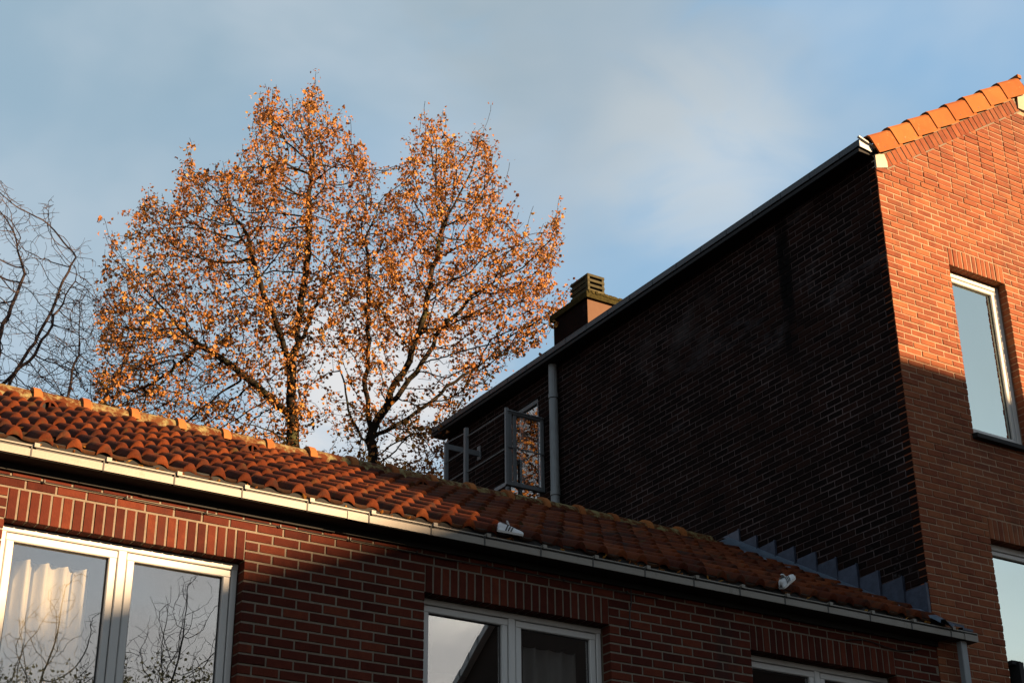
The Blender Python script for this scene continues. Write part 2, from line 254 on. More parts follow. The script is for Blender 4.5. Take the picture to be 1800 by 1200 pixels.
# ------------------------------------------------------------------ bricks
CH = .0035
def brick_geo(l, h, dep, k):
    r_ = random.Random(hash((round(l*1000), round(h*1000), k)) & 0xffff)
    j = lambda s=.0018: r_.uniform(-s, s)
    pr = r_.uniform(0, .0025)
    inner = [(CH+j(), -pr, CH+j()), (l-CH+j(), -pr+j(.0008), CH+j()), (l-CH+j(), -pr+j(.0008), h-CH+j()), (CH+j(), -pr, h-CH+j())]
    outer = [(0, CH, 0), (l, CH, 0), (l, CH, h), (0, CH, h)]; back = [(0, dep, 0), (l, dep, 0), (l, dep, h), (0, dep, h)]
    vs = inner+outer+back
    fs = [(0, 1, 2, 3)]+[(4+i, 4+(i+1) % 4, (i+1) % 4, i) for i in range(4)]+[(8+i, 8+(i+1) % 4, 4+(i+1) % 4, 4+i) for i in range(4)]
    return vs, fs
class Wall:
    """collects bricks; the 300 nearest in view become parts of their own, the rest one joined part"""
    def __init__(s, origin, facing, mat_, dep=.1):
        s.o = Vector(origin); s.face = facing; s.mat = mat_; s.list = []; s.dep = dep; s.jd = .0015 if mat_ is M['brick'] else .003
        s.rz = 0 if facing == '-y' else -math.pi/2
        s.rot = Matrix.Rotation(s.rz, 4, 'Z')
    def W(s, u, y, z): return s.o+s.rot @ Vector((u, y, z))
    def add(s, u, z, l, h):
        l = round(l, 3); h = round(h, 3)
        c = s.W(u+l/2, 0, z+h/2); s.list.append((u, z, l, h, (c.length if in_view(c) else 1e6+c.length), rng.randrange(5)))
    def field(s, u0, u1, z0, z1, Lm, Cm, zref, phase=0.0, j=.0135):
        if s.mat is not M['brick']: j = .0115
        k0 = math.floor((z0-zref)/Cm+1e-4); k = k0
        while zref+k*Cm < z1-1e-3:
            a = max(z0, zref+k*Cm+j/2); b = min(z1, zref+(k+1)*Cm-j/2)
            if b-a > .02:
                u = u0+phase-(Lm/2 if k % 2 else 0)
                while u > u0: u -= Lm
                while u < u1-.01:
                    p = max(u0, u+(j/2 if u > u0+.001 else 0)); q = min(u1, u+Lm-j/2)
                    if abs(u1-(u+Lm)) < .02: q = u1
                    if q-p > .03: s.add(p, a, q-p, b-a)
                    u += Lm
            k += 1
    def soldiers(s, u0, u1, z0, z1, n, j=.0135):
        w = (u1-u0)/n
        for i in range(n): s.add(u0+i*w+j/2, z0, w-j, z1-z0-j/2)
    def build(s, parent, limit=300):
        s.list.sort(key=lambda t: t[4]); cache = {}
        rest = MB(); nb = 0
        for i, (u, z, l, h, d, k) in enumerate(s.list):
            if i < limit and d < 1e6:
                key = (l, h, k)
                if key not in cache:
                    mb = MB(); vs, fs = brick_geo(l, h, s.dep, k); mb.add(vs, fs, 0.0); cache[key] = mb.mesh('brick', s.mat)
                o = place('brick', cache[key], parent, s.W(u, rng.uniform(-s.jd, s.jd), z+rng.uniform(-.0012, .0012)), (0, 0, s.rz)); nb += 1
            else:
                vs, fs = brick_geo(l, h, s.dep, k); o3 = s.W(u, rng.uniform(-s.jd, s.jd), z+rng.uniform(-.0012, .0012))
                rest.add([o3+s.rot @ Vector(v) for v in vs], fs)
        if rest.v: rest.build('bricks', s.mat, parent, kind='stuff')
def mortar_wall(mb, wall, u0, u1, z0, z1, holes, depth=.28, rec=.005):
    """slab with rectangular holes (u0,u1,z0,z1)"""
    us = sorted({u0, u1, *[h[0]-.004 for h in holes], *[h[1]+.004 for h in holes]})
    for a, b in zip(us[:-1], us[1:]):
        zs = [z0]; hs = sorted([h for h in holes if h[0]-.004 <= a+1e-6 and h[1]+.004 >= b-1e-6], key=lambda h: h[2])
        for h in hs: zs += [h[2]-.004, h[3]+.004]
        zs.append(z1)
        for c, d in zip(zs[0::2], zs[1::2]):
            if d > c:
                P = [wall.W(*q) for q in ((a, rec, c), (b, rec, c), (b, depth, c), (a, depth, c), (a, rec, d), (b, rec, d), (b, depth, d), (a, depth, d))]
                mb.add(P, [(0,3,2,1),(4,5,6,7),(0,1,5,4),(1,2,6,5),(2,3,7,6),(3,0,4,7)])

# ------------------------------------------------------------------ windows
def bar(mb, x0, x1, z0, z1, y0, y1, ch=.006):
    """frame bar with softened front edges"""
    if x1-x0 < z1-z0: prof = [(x0, y1), (x0, y0+ch), (x0+ch, y0), (x1-ch, y0), (x1, y0+ch), (x1, y1)]; mb.extrude(prof, 'z', z0, z1)
    else: prof = [(y1, z0), (y0+ch, z0), (y0, z0+ch), (y0, z1-ch), (y0+ch, z1), (y1, z1)]; mb.extrude(prof, 'x', x0, x1)
def rect_frame(mb, x0, x1, z0, z1, w, y0, y1):
    bar(mb, x0, x1, z1-w, z1, y0, y1); bar(mb, x0, x1, z0, z0+w, y0, y1)
    bar(mb, x0, x0+w, z0+w, z1-w, y0+.0006, y1); bar(mb, x1-w, x1, z0+w, z1-w, y0+.0006, y1)
def facade_window(bld, x0, x1, z0, z1, yf, glass, panes=2, sash=True, roommat='dark', sillmat='black', fw=.045, sw=.052, sill=True):
    f = MB(); rect_frame(f, x0, x1, z0, z1, fw, yf, yf+.07)
    xm = (x0+x1)/2-.0
    if panes == 2: bar(f, xm-.03, xm+.03, z0+fw, z1-fw, yf+.0012, yf+.07)
    w = f.build('window', M['frame'], bld)
    cells = [(x0+fw, xm-.03), (xm+.03, x1-fw)] if panes == 2 else [(x0+fw, x1-fw)]
    for a, b in cells:
        c = z0+fw; d = z1-fw; g_ = .005
        if sash:
            s_ = MB(); rect_frame(s_, a+g_, b-g_, c+g_, d-g_, sw, yf+.006, yf+.066); s_.build('sash', M['frame'], w)
        k = MB(); rect_frame(k, a+g_+(sw-.004 if sash else 0), b-g_-(sw-.004 if sash else 0), c+g_+(sw-.004 if sash else 0), d-g_-(sw-.004 if sash else 0), .014, yf+.03, yf+.05); k.build('seal', M['gasket'], w)
        p = MB(); q = sw if sash else .004
        p.box((a+q, yf+.038, c+q), (b-q, yf+.040, d-q)); p.build('pane', glass, w)
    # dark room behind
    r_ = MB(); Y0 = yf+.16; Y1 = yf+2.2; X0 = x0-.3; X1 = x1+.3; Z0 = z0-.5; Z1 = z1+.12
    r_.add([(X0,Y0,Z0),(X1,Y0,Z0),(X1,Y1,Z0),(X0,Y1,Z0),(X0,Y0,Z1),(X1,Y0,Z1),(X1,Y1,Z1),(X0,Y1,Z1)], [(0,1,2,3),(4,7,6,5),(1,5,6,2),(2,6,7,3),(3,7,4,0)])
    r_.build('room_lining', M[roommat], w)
    if sill:
        s2 = MB(); s2.extrude([(yf-.17, z0-.075), (yf-.17, z0-.03), (yf+.02, z0-.004), (yf+.02, z0-.075)], 'x', x0-.03, x1+.03); s2.build('window_sill', M[sillmat], w)
    return w

# ------------------------------------------------------------------ the annex (low building)
XA0, XC = .2, 10.823                # left end kept in the model, corner shared with the tall house
annex = thing('annex_building', (XA0, 10, GZ), 'low brick building with a mossy red pantile roof and white gutter', 'building')
AL, AC, ZL = .2032, .0717, 3.577
wins = [(2.500, 4.156), (5.578, 7.228), (8.650, 10.284)]
ZB = 2.06
aw = Wall((0, 10, 0), '-y', M['brick'])
edges = [XA0]+[e for w in wins for e in w]+[XC-.004]
for i in range(0, len(edges), 2):
    a, b = edges[i], edges[i+1]
    ph = ((b-a) % AL) if i == 0 else 0.0
    aw.field(a, b, ZB-.6, ZL+3*AC, AL, AC, ZL, ph)
for a, b in wins:
    aw.soldiers(a, b, ZL, ZL+3*AC, 23); aw.field(a, b, ZB-.6, ZB-.08, AL, AC, ZL)
aw.field(XA0, XC-.004, ZL+3*AC, 3.96, AL, AC, ZL, .07)
mw = MB(); mortar_wall(mw, aw, XA0, XC-.006, GZ, 3.96, [(a, b, ZB-.08, ZL) for a, b in wins])
wall_o = mw.build('facade_wall', M['mortar'], annex)
aw.build(wall_o)
bk = MB(); bk.box((XA0, 15.5, GZ), (XC-.02, 15.8, 4.0)); bk.box((XA0, 10.3, GZ), (XA0+.28, 15.5, 4.0)); bk.box((XA0+.28, 10.3, 3.97), (XC-.02, 15.5, 4.0))
bk.build('rear_wall', M['plaster'], annex)
for i, (a, b) in enumerate(wins):
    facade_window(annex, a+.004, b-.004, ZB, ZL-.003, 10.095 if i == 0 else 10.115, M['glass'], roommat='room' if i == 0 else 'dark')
# roof planes
RA = math.atan(.535); SL = .535; ZR0 = 4.135          # roof base plane: z = ZR0 + SL*(y-10)
RY = 12.76; EY = 9.845
rz = lambda y: ZR0+SL*(y-10)-.03
rf = MB()
rf.extrude([(EY+.06, rz(EY+.06)-.05), (EY+.06, rz(EY+.06)-.02), (RY, rz(RY)-.02), (2*RY-EY, rz(EY)-.02), (2*RY-EY, rz(EY)-.06), (RY, rz(RY)-.14)], 'x', XA0-.15, XC-.008)
roof_o = rf.build('roof', M['black'], annex)
NROW = 10; EXP = (RY-.04-EY)/math.cos(RA)/NROW; CW = .2
RH = .058
def tile_profile(w, n=11):
    pts = []
    for i in range(n+1):
        if i <= 6: t = i/6; pts.append((t*.50*w, RH*math.sin(math.pi*t)**.75 if 0 < t < 1 else 0.0))
        else: t = (i-6)/(n-6); pts.append(((.50+.50*t)*w, -.007*math.sin(math.pi*t)))
    return pts
def tile_geo(k):
    r_ = random.Random(k*31+5); Lt = EXP+.07; w = CW+.010; n = 11
    top = tile_profile(w, n); vs = []
    jz = r_.uniform(-.003, .004); jy = r_.uniform(-.004, .004)
    rows = ((0+jy, .030+jz, .96), (.012+jy, .034+jz, 1.0), (Lt*.5, .016, .98), (Lt, 0.0, .94))     # along the slope, front edge lifted on the course below
    for d, lift, q in rows:
        vs += [(x, d, z_*q+lift) for x, z_ in top]
    m_ = n+1; fs = []
    for rr in range(3):
        fs += [(rr*m_+i, rr*m_+i+1, (rr+1)*m_+i+1, (rr+1)*m_+i) for i in range(n)]
    b0 = len(vs); vs += [(x, .004+jy, max(z_*.45+.030+jz-.022, -.004) if z_ > .004 else z_+.030+jz-.020) for x, z_ in top]; fs += [(b0+i, b0+i+1, i+1, i) for i in range(n)]
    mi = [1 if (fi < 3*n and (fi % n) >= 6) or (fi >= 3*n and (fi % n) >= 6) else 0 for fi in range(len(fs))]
    return vs, fs, mi
tg = [tile_geo(k) for k in range(5)]
tmesh = []
for vs, fs, mi in tg:
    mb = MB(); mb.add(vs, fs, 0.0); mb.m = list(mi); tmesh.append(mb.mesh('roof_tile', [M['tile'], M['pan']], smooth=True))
tiles = []
XT0 = XC-.02-CW*52
vents = {(3.03, 2), (4.66, 2), (6.22, 2)}
for r_ in range(NROW):
    for c in range(52):
        x = XT0+c*CW; s = r_*EXP
        y = EY+s*math.cos(RA); z = ZR0+SL*(EY-10)+s*math.sin(RA)
        P = Vector((x+rng.gauss(0, .004), y+rng.gauss(0, .007), z+rng.uniform(-.002, .004)))
        tiles.append((P.length if in_view(P, 5) else 1e6+P.length, P, rng.randrange(5), rng.gauss(0, .018)))
tiles.sort(key=lambda t: t[0]); rest = MB()
for i, (d, P, k, tw) in enumerate(tiles):
    if P.x < XA0-.1: continue
    if i < 300 and d < 1e6: place('roof_tile', tmesh[k], roof_o, P, (RA, 0, tw))
    else:
        mt = Matrix.Translation(P) @ Matrix.Rotation(tw, 4, 'Z') @ Matrix.Rotation(RA, 4, 'X')
        rest.add([mt @ Vector(v) for v in tg[k][0]], tg[k][1]); rest.m[-len(tg[k][1]):] = tg[k][2]
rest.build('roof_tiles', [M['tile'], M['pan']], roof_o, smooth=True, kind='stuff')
# rear slope: simple courses
rr_ = MB()
for k in range(9):
    y0 = RY+k*.38; z0 = ZR0+SL*(RY-10)-(y0-RY)*SL
    rr_.extrude([(y0, z0), (y0+.4, z0-.4*SL+.02), (y0+.4, z0-.4*SL-.0), (y0, z0-.02)], 'x', XA0-.1, XC-.01)
rr_.build('rear_tiles', M['tile'], roof_o, kind='stuff')
# ridge tiles with raised collars
def half_round(mb, x0, x1, r0, r1, zc, yc, n=9, th=.016, sq=1.0):
    def ring(x, r): return [(x, yc+r*math.cos(math.pi*i/n), zc+sq*r*math.sin(math.pi*i/n)) for i in range(n+1)]
    vs = ring(x0, r0)+ring(x1, r1)+ring(x0, r0-th)+ring(x1, r1-th); m_ = n+1
    fs = [(i, i+1, m_+i+1, m_+i) for i in range(n)]+[(2*m_+i, i+0, i+1, 2*m_+i+1)[::-1] for i in range(n)]+[(m_+i, 3*m_+i, 3*m_+i+1, m_+i+1)[::-1] for i in range(n)]
    mb.add(vs, fs)
zr = 5.745
for k in range(-6, 18):
    x0 = 3.268+k*.4275
    if x0+.43 > XC-.01: break
    tz = rng.uniform(-.008, .008); ty = rng.uniform(-.008, .008)
    mb = MB(); half_round(mb, x0+.05, x0+.445, .118, .112, zr-.135+tz, RY+ty)
    t = mb.build('ridge_tile', M['ridge'], roof_o, smooth=False)
    mb = MB(); half_round(mb, x0-.005, x0+.062, .142, .140, zr-.14+tz, RY+ty, th=.03); half_round(mb, x0+.062, x0+.078, .128, .120, zr-.137+tz, RY+ty, th=.02)
    mb.build('collar', M['vtile'], roof_o)
# mortar bedding under the ridge
mb = MB()
x = XA0-.1
while x < XC-.1:
    l = rng.uniform(.08, .16); h = rng.uniform(.0, .018); x2 = min(x+l, XC-.02)
    mb.extrude([(RY-.135-h, zr-.175-h), (RY-.10, zr-.095), (RY+.1, zr-.095), (RY+.14, zr-.18)], 'x', x, x2); x = x2
mb.build('ridge_mortar', M['ridge'], roof_o, kind='stuff')
# vent tiles: hood with two dark openings and a bar
for vx in (3.24, 5.0, 6.67):
    y = 12.02; z = ZR0+SL*(y-10)+.062
    mb = MB(); n = 10
    def ring(yy, r, dz): return [(vx+r*math.cos(math.pi*i/n), yy, z+dz+1.15*r*math.sin(math.pi*i/n)) for i in range(n+1)]
    A = ring(y, .080, -.02); B = ring(y+.22, .055, .06); A2 = ring(y, .060, -.02); m_ = n+1
    mb.add(A+B+A2+ring(y+.03, .060, -.01), [(i, i+1, m_+i+1, m_+i) for i in range(n)]+[(i, 2*m_+i, 2*m_+i+1, i+1) for i in range(n)]+[(2*m_+i, 3*m_+i, 3*m_+i+1, 2*m_+i+1) for i in range(n)])
    v = mb.build('vent_tile', M['tile'], roof_o)
    mb = MB(); mb.box((vx-.008, y-.004, z-.01), (vx+.008, y+.012, z+.055)); v2 = mb.build('vent_bar', M['tile'], roof_o)
    mb = MB(); A3 = ring(y+.028, .06, -.01); mb.add(A3, [tuple(range(n+1))]); mb.build('vent_opening', M['black'], roof_o)
# soffit and fascia
mb = MB(); mb.box((XA0-.1, 9.8135, 3.940), (XC-.006, 9.9895, 3.9455)); mb.box((XA0-.1, 9.93, 3.96), (XC-.006, 9.985, 3.975)); mb.box((XA0-.1, 9.86, 3.975), (XC-.006, 9.90, 4.09))
x = XA0-.1
while x < XC-.02:
    l = rng.uniform(.5, 1.6); x2 = min(x+l, XC-.006); mb.box((x, 9.972, 3.900-rng.uniform(0, .012)), (x2-.001, 9.989, 3.954)); x = x2
mb.build('soffit', M['black'], annex)
# gutter: box section, face lip, brackets and joints
GX1 = 11.145; GB = 3.945
mb = MB()
prof = [(9.812, GB+.001), (9.812, GB+.052), (9.80, GB+.052), (9.80, GB)]
k = len(prof)
xs = [XA0-.1, GX1]
vs = [(x, a, b) for x in xs for a, b in prof]
mb.add(vs, [(i, (i+1) % k, k+(i+1) % k, k+i) for i in range(k)])
mb.box((GX1, 9.80, GB), (GX1+.006, 9.93, GB+.08))
gut = mb.build('gutter', M['pvc'], annex)
mb = MB(); mb.box((XA0-.1, 9.8125, GB+.002), (GX1, 9.93, GB+.069)); mb.build('shadow_gap', M['gasket'], gut)
mb = MB(); mb.extrude([(9.801, GB+.070), (9.812, GB+.070), (9.84, GB+.076), (9.84, GB+.080), (9.801, GB+.079)], 'x', XA0-.1, GX1); mb.build('gutter_lip', M['pvc'], gut)
joints = [2.562-.49*k for k in range(4, 0, -1)]+[2.562, 3.042, 3.533, 4.023, 4.517, 5.002, 5.512, 5.969, 6.468, 6.948, 7.446, 7.932, 8.406, 8.886, 9.363, 9.842, 10.333, 10.813]
for jx in joints:
    mb = MB(); mb.box((jx-.005, 9.7965, GB-.004), (jx+.005, 9.802, GB+.072)); mb.build('joint', M['gasket'], gut)
    mb = MB(); mb.box((jx+.012, 9.785, GB+.074), (jx+.046, 9.83, GB+.092)); mb.box((jx+.012, 9.783, GB+.062), (jx+.046, 9.788, GB+.092)); mb.build('gutter_clip', M['pvc'], gut)
for q in (4.83, 10.98):
    mb = MB(); mb.box((q, 9.794, GB-.005), (q+.16, 9.7995, GB+.053)); mb.build('union', M['pvc'], gut)
# downspout at the right end
mb = MB(); prof = [(10.965, 9.84), (11.04, 9.84), (11.04, 9.90), (10.965, 9.90)]
mb.extrude([(10.968, 9.846), (10.974, 9.84), (11.036, 9.84), (11.042, 9.846), (11.042, 9.895), (10.968, 9.895)], 'z', GZ, GB-.002); mb.build('downspout', M['pipe'], annex)
# facade cable
mb = MB(); pts = []
x = XA0
while x < 7.9: pts.append((x, 9.985, 3.857+.004*math.sin(x*3.1)+rng.uniform(-.002, .002))); x += .25
mb.path(pts, .0045, 5)
for q in (1.9, 2.72, 3.28, 3.85, 4.4, 4.95, 5.5, 6.1, 6.8, 7.4): mb.box((q-.004, 9.975, 3.853), (q+.004, 9.995, 3.873))
mb.build('cable', M['cable'], annex); mb = MB()
mb.path([(7.44, 9.985, 3.90), (7.435, 9.982, 3.78), (7.415, 9.98, 3.70), (7.41, 9.982, 3.55)], .0045, 5)
mb.build('cable', M['cable'], annex); mb = MB()
pts = [(9.70+.1*i, 9.985, 3.80+.028*math.sin(i*.75)+.004*i) for i in range(10)]; mb.path(pts, .005, 5)
mb.build('cable', M['cable'], annex)

# step flashing and lead apron (part of the annex roof)
lz = lambda y: 4.17+.576*(y-10)
ys = [12.57-.2815*i for i in range(10)]
ct = .142
for i, y in enumerate(ys):
    zt = 5.776-ct*i*1.008; yb = y+.24
    y0 = y-.02
    z_lo = lz(y0)-.02
    mb = MB()
    # tooth: vertical front side, level top, sloping foot; a thin folded sheet
    prof = [(y0, z_lo), (y0, zt), (y0+.03, zt+.004), (yb, zt-.004), (yb+.02, lz(yb+.02)-.02)]
    th = .006+.004*rng.random()
    a = XC-.010-th; b = XC-.006; zt += rng.uniform(-.008, .008); y0 += rng.uniform(-.01, .01)
    mb.extrude(prof, 'x', a, b)
    mb.extrude([(y0-.008, z_lo), (y0-.008, zt+.004), (y0+.004, zt+.004), (y0+.004, z_lo)], 'x', a-.006-.012*rng.random(), b)
    mb.build('step_flashing', M['lead'], roof_o)
mb = MB(); segs = 40
row = []
for i in range(segs+1):
    y = 9.74+(12.72-9.74)*i/segs; z = lz(y)+.0
    w = .15+.03*math.sin(i*1.3)+.02*rng.random()
    up = .012*math.sin(i*2.1)+.01*rng.random()
    zq = ZR0+SL*(y-10); row.append([(XC-.012, y, z+.02), (XC-.05, y, z-.01), (XC-w*.8, y, zq+.075+up), (XC-w-.02, y, zq+.065+up), (XC-w-.025, y, zq+.035+up)])
vs = [p for r_ in row for p in r_]
mb.add(vs, [(i*5+j, i*5+j+1, (i+1)*5+j+1, (i+1)*5+j) for i in range(segs) for j in range(4)])
mb.build('lead_apron', M['leadlit'], roof_o, smooth=True)
mb = MB()
mb.extrude([(9.80, 4.075), (9.96, 4.15), (9.97, 4.13), (9.80, 4.05)], 'x', XC-.12, XC+.17); mb.extrude([(9.82, 4.06), (9.99, 4.09), (9.99, 4.06), (9.82, 4.04)], 'x', XC+.17, XC+.30)
mb.build('end_apron', M['lead'], roof_o)

# ------------------------------------------------------------------ the tall house
tall = thing('tall_house', (XC, 10, GZ), 'tall brick gable house, sunlit orange front and nearly black side wall', 'building')
ZE = 9.12                       # top of the side wall
YB = 18.78
TL, TC = .2112, .0707
fw_ = Wall((0, 10, 0), '-y', M['brick2'])
XT1 = 15.85; XAP = 13.34; SLT = .665
gw = [(11.722, 12.548, 6.18, 8.058), (11.735, 12.56, 3.20, 5.085)]
ZT = 8.058
def gable_top(x): return 9.06+SLT*((x-10.99) if x < XAP else (2*XAP-x-10.99))
# brick field in steps under the gable
zz = 2.0; kref = 8.058
k = math.floor((2.0-kref)/TC)
holes_s = [(a, b, c-.0, d+3*TC) for a, b, c, d in gw]
while True:
    z0 = kref+k*TC; z1 = z0+TC
    if z1 > gable_top(XAP)-.1: break
    xl = XC; xr = XT1
    if z1 > 9.0: xl = 10.99+(z1-9.06)/SLT+.02; xr = 2*XAP-xl
    if xr-xl < .1: break
    spans = [(max(xl, XC), min(xr, XT1))]
    for a, b, c, d in gw:
        cc = c-.075; dd = d+3*TC
        if z0+.02 > cc-.001 and z0 < dd-.02:
            spans = [q for s_ in spans for q in ((s_[0], min(s_[1], a)), (max(s_[0], b), s_[1])) if q[1]-q[0] > .03]
    for a, b in spans:
        fw_.field(a, b, z0+.0055, z1-.0055, TL, TC, kref, phase=(.0 if a < 11.3 else .1))
    k += 1
for a, b, c, d in gw: fw_.soldiers(a, b, d, d+3*TC-.0, 12)
mw = MB(); mortar_wall(mw, fw_, XC+.008, XT1, GZ, 8.9, [(a, b, c-.075, d) for a, b, c, d in gw])
mw.extrude([(XC+.008, 8.9), (XT1, 8.9), (XT1-.1, 9.0), (XAP, gable_top(XAP)+.14), (10.99, 9.17), (XC+.008, 9.08)], 'y', 10.007, 10.28)
fwo = mw.build('front_wall', M['mortar2'], tall)
# sloping row of small bricks under the verge
n = 30; x0_, x1_ = 10.995, XAP-.06
a_ = math.atan(SLT); slen = (x1_-x0_)/math.cos(a_); w = slen/n
fw_.build(fwo)
mb = MB(); ca_, sa_ = math.cos(a_), math.sin(a_)
P0 = Vector((x0_, 0, 8.955+.035)); pts = []
for s_, h_ in ((-.02, -.014), (slen+.02, -.014), (slen+.02, .16), (-.02, .16)): pts.append((P0.x+s_*ca_-h_*sa_, P0.z+s_*sa_+h_*ca_))
mb.extrude(pts, 'y', 9.9995, 10.05); mb.build('verge_mortar', M['mortar'], fwo)
for i in range(n):
    mb = MB(); vs, fs = brick_geo(round(w-.011, 3), .150, .1, i % 5); s = (i+.04)*w
    o = Vector((x0_+s*math.cos(a_), 9.994, 8.955+s*math.sin(a_)+.035)); mt = Matrix.Translation(o) @ Matrix.Rotation(-a_, 4, 'Y')
    mb.add([mt @ Vector(v) for v in vs], fs); mb.build('verge_brick', M['brick2'], fwo)
# side wall
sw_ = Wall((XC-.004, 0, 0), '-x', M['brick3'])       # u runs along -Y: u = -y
SWO = (16.40, 17.28, 7.36, 8.81)                # window opening in y, z
zc = kref-.02; k = math.floor((3.0-zc)/TC)
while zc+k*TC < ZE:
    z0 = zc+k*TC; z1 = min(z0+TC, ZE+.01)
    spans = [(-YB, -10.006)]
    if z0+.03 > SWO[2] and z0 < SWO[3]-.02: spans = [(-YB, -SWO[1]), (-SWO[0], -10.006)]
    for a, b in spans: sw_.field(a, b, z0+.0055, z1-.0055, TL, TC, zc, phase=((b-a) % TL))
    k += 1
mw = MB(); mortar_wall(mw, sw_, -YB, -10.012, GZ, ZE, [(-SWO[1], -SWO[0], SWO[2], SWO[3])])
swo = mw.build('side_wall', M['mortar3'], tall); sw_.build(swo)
mb = MB(); mb.box((XC+.29, YB-.02, GZ), (XT1, YB+.2, 9.0)); mb.box((XT1-.2, 10.29, GZ), (XT1, YB-.03, 9.0)); mb.build('rear_wall', M['plaster'], tall)
# windows of the gable
for i, (a, b, c, d) in enumerate(gw):
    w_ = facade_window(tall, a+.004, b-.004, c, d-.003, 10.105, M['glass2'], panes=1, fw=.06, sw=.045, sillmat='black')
# stone kneelers
mb = MB(); mb.extrude([(XC-.002, 8.93), (10.985, 8.985), (10.985, 9.05), (10.955, 9.135), (XC-.002, 9.10)], 'y', 9.985, 10.05); mb.build('kneeler_stone', M['stone'], tall)
mb = MB(); mb.extrude([(13.24, 10.52), (13.42, 10.52), (13.42, 10.84), (13.33, 10.88), (13.26, 10.70)], 'y', 9.975, 10.2); mb.build('apex_stone', M['stone'], tall)
# roof
rt = lambda x: 9.13+SLT*(min(x, 2*XAP-x)-10.74)
mb = MB(); mb.extrude([(10.70, rt(10.70)-.03), (10.70, rt(10.70)), (XAP, rt(XAP)), (2*XAP-10.70, rt(10.70)), (2*XAP-10.70, rt(10.70)-.03), (XAP, rt(XAP)-.12)], 'y', 10.02, YB+.1)
troof = mb.build('roof', M['black'], tall)
mb = MB()
for side in (0, 1):
    for k in range(8):
        for q in range(42):
            y0 = 10.2+q*.205; x0 = 10.70+k*.325; vs = []
            for xx, lf in ((x0, .05), (x0+.36, .022)):
                for i in range(6):
                    t = i/5; vs.append((xx if side == 0 else 2*XAP-xx, y0+t*.21, rt(xx)+lf+.035*math.sin(math.pi*t)))
            for i in range(6): t = i/5; vs.append((x0 if side == 0 else 2*XAP-x0, y0+t*.21, rt(x0)+.03+.035*math.sin(math.pi*t)))
            fs = [(i, i+1, 7+i, 6+i) for i in range(5)]+[(12+i, 13+i, i+1, i) for i in range(5)]
            mb.add(vs, fs if side else [f[::-1] for f in fs])
mb.build('roof_tiles', M['tile'], troof, smooth=True, kind='stuff')
mb = MB(); half_round(mb, 0, 1, .12, .12, 0, 0)
for k in range(22):
    mb = MB(); y0 = 10.0+k*.4
    n = 8; vs = [(XAP+rr*math.cos(math.pi*i/n), yy, rt(XAP)-.02+rr*math.sin(math.pi*i/n)) for yy, rr in ((y0, .13), (y0+.41, .12)) for i in range(n+1)]
    mb.add(vs, [(i, i+1, n+2+i, n+1+i) for i in range(n)]); mb.build('ridge_tile', M['vtile'], troof, smooth=True)
# verge tiles along the gable: stepped, curved drop with nail holes
def verge_tile(i, side=0):
    # local: s along slope, then drop
    st = .3765; Lr = .44; mb = MB()
    s0 = i*st
    prof = []          # (outward y, height above slope line) from back of the top to bottom of the drop
    for (yy, hh) in ((10.22, .02), (10.10, .035), (10.0, .05), (9.955, .045), (9.935, .02), (9.93, -.03), (9.928, -.10), (9.925, -.175)): prof.append((yy, hh))
    vs = []; kk = len(prof)
    ends = [(s0, .030, 0), (s0+.06, .024, 0), (s0+Lr, -.002, .0)]
    for s, lift, tp in ends:
        for yy, hh in prof:
            out = (.012 if s == s0 else (.009 if s == s0+.06 else 0))
            x = 10.735+s*math.cos(a_)-(hh+lift)*math.sin(a_); z = 9.195+s*math.sin(a_)+(hh+lift)*math.cos(a_)
            vs.append((x, yy-out, z))
    fs = [(r*kk+j, r*kk+j+1, (r+1)*kk+j+1, (r+1)*kk+j) for r in range(2) for j in range(kk-1)]
    # thickness at the lower end
    b = len(vs); vs += [(x+.004, y+.016, z-.012) for x, y, z in vs[:kk]]; fs += [(j, b+j, b+j+1, j+1) for j in range(kk-1)]
    mb.add(vs, fs, None); o = mb.build('verge_tile', M['vtile'], troof)
    mb = MB()
    for q in (.10, .30):
        ss = s0+q+.035; c = Vector((10.735+ss*math.cos(a_)+.11*math.sin(a_), 9.927 if q > .2 else 9.922, 9.195+ss*math.sin(a_)-.11*math.cos(a_))); mb.tube(c-Vector((0, .004, 0)), c+Vector((0, .012, 0)), .006, n=6)
    mb.build('nail', M['gasket'], troof)
for i in range(8): verge_tile(i)
mb = MB(); mb.box((13.27, 9.93, 10.93), (13.33, 10.1, 10.975)); mb.build('verge_end', M['vtile'], troof)
# side gutter, soffit
GXS = 10.60
mb = MB()
prof = [(XC-.01, 9.135), (XC-.01, 9.21), (XC-.02, 9.21), (XC-.02, 9.14), (GXS+.012, 9.135), (GXS+.012, 9.19), (GXS+.02, 9.20), (GXS+.004, 9.204), (GXS+.004, 9.192), (GXS+.006, 9.186), (GXS, 9.18), (GXS, 9.128), (GXS+.004, 9.125)]
k = len(prof); vs = [(a, y, b) for y in (9.985, YB+.1) for a, b in prof]
mb.add(vs, [(i, (i+1) % k, k+(i+1) % k, k+i) for i in range(k)]); sg = mb.build('side_gutter', M['zinc'], tall)
mb = MB(); mb.extrude([(GXS, 9.11), (GXS, 9.18), (XC-.055, 9.14), (XC-.055, 9.09)], 'y', 9.972, 9.984); mb.extrude([(GXS-.015, 9.212), (GXS-.012, 9.228), (XC-.01, 9.165), (XC-.01, 9.15)], 'y', 9.955, 9.985); mb.build('gutter_end_cap', M['frame'], sg)
y = 10.28
while y < YB:
    mb = MB(); mb.box((GXS-.004, y, 9.122), (GXS+.004, y+.028, 9.195)); mb.build('gutter_joint', M['gasket'] if False else M['zinc'], sg); y += .466
mb = MB(); mb.box((GXS+.006, 10.0, 9.068), (XC-.002, YB+.1, 9.108)); mb.build('soffit', M['black'], tall)
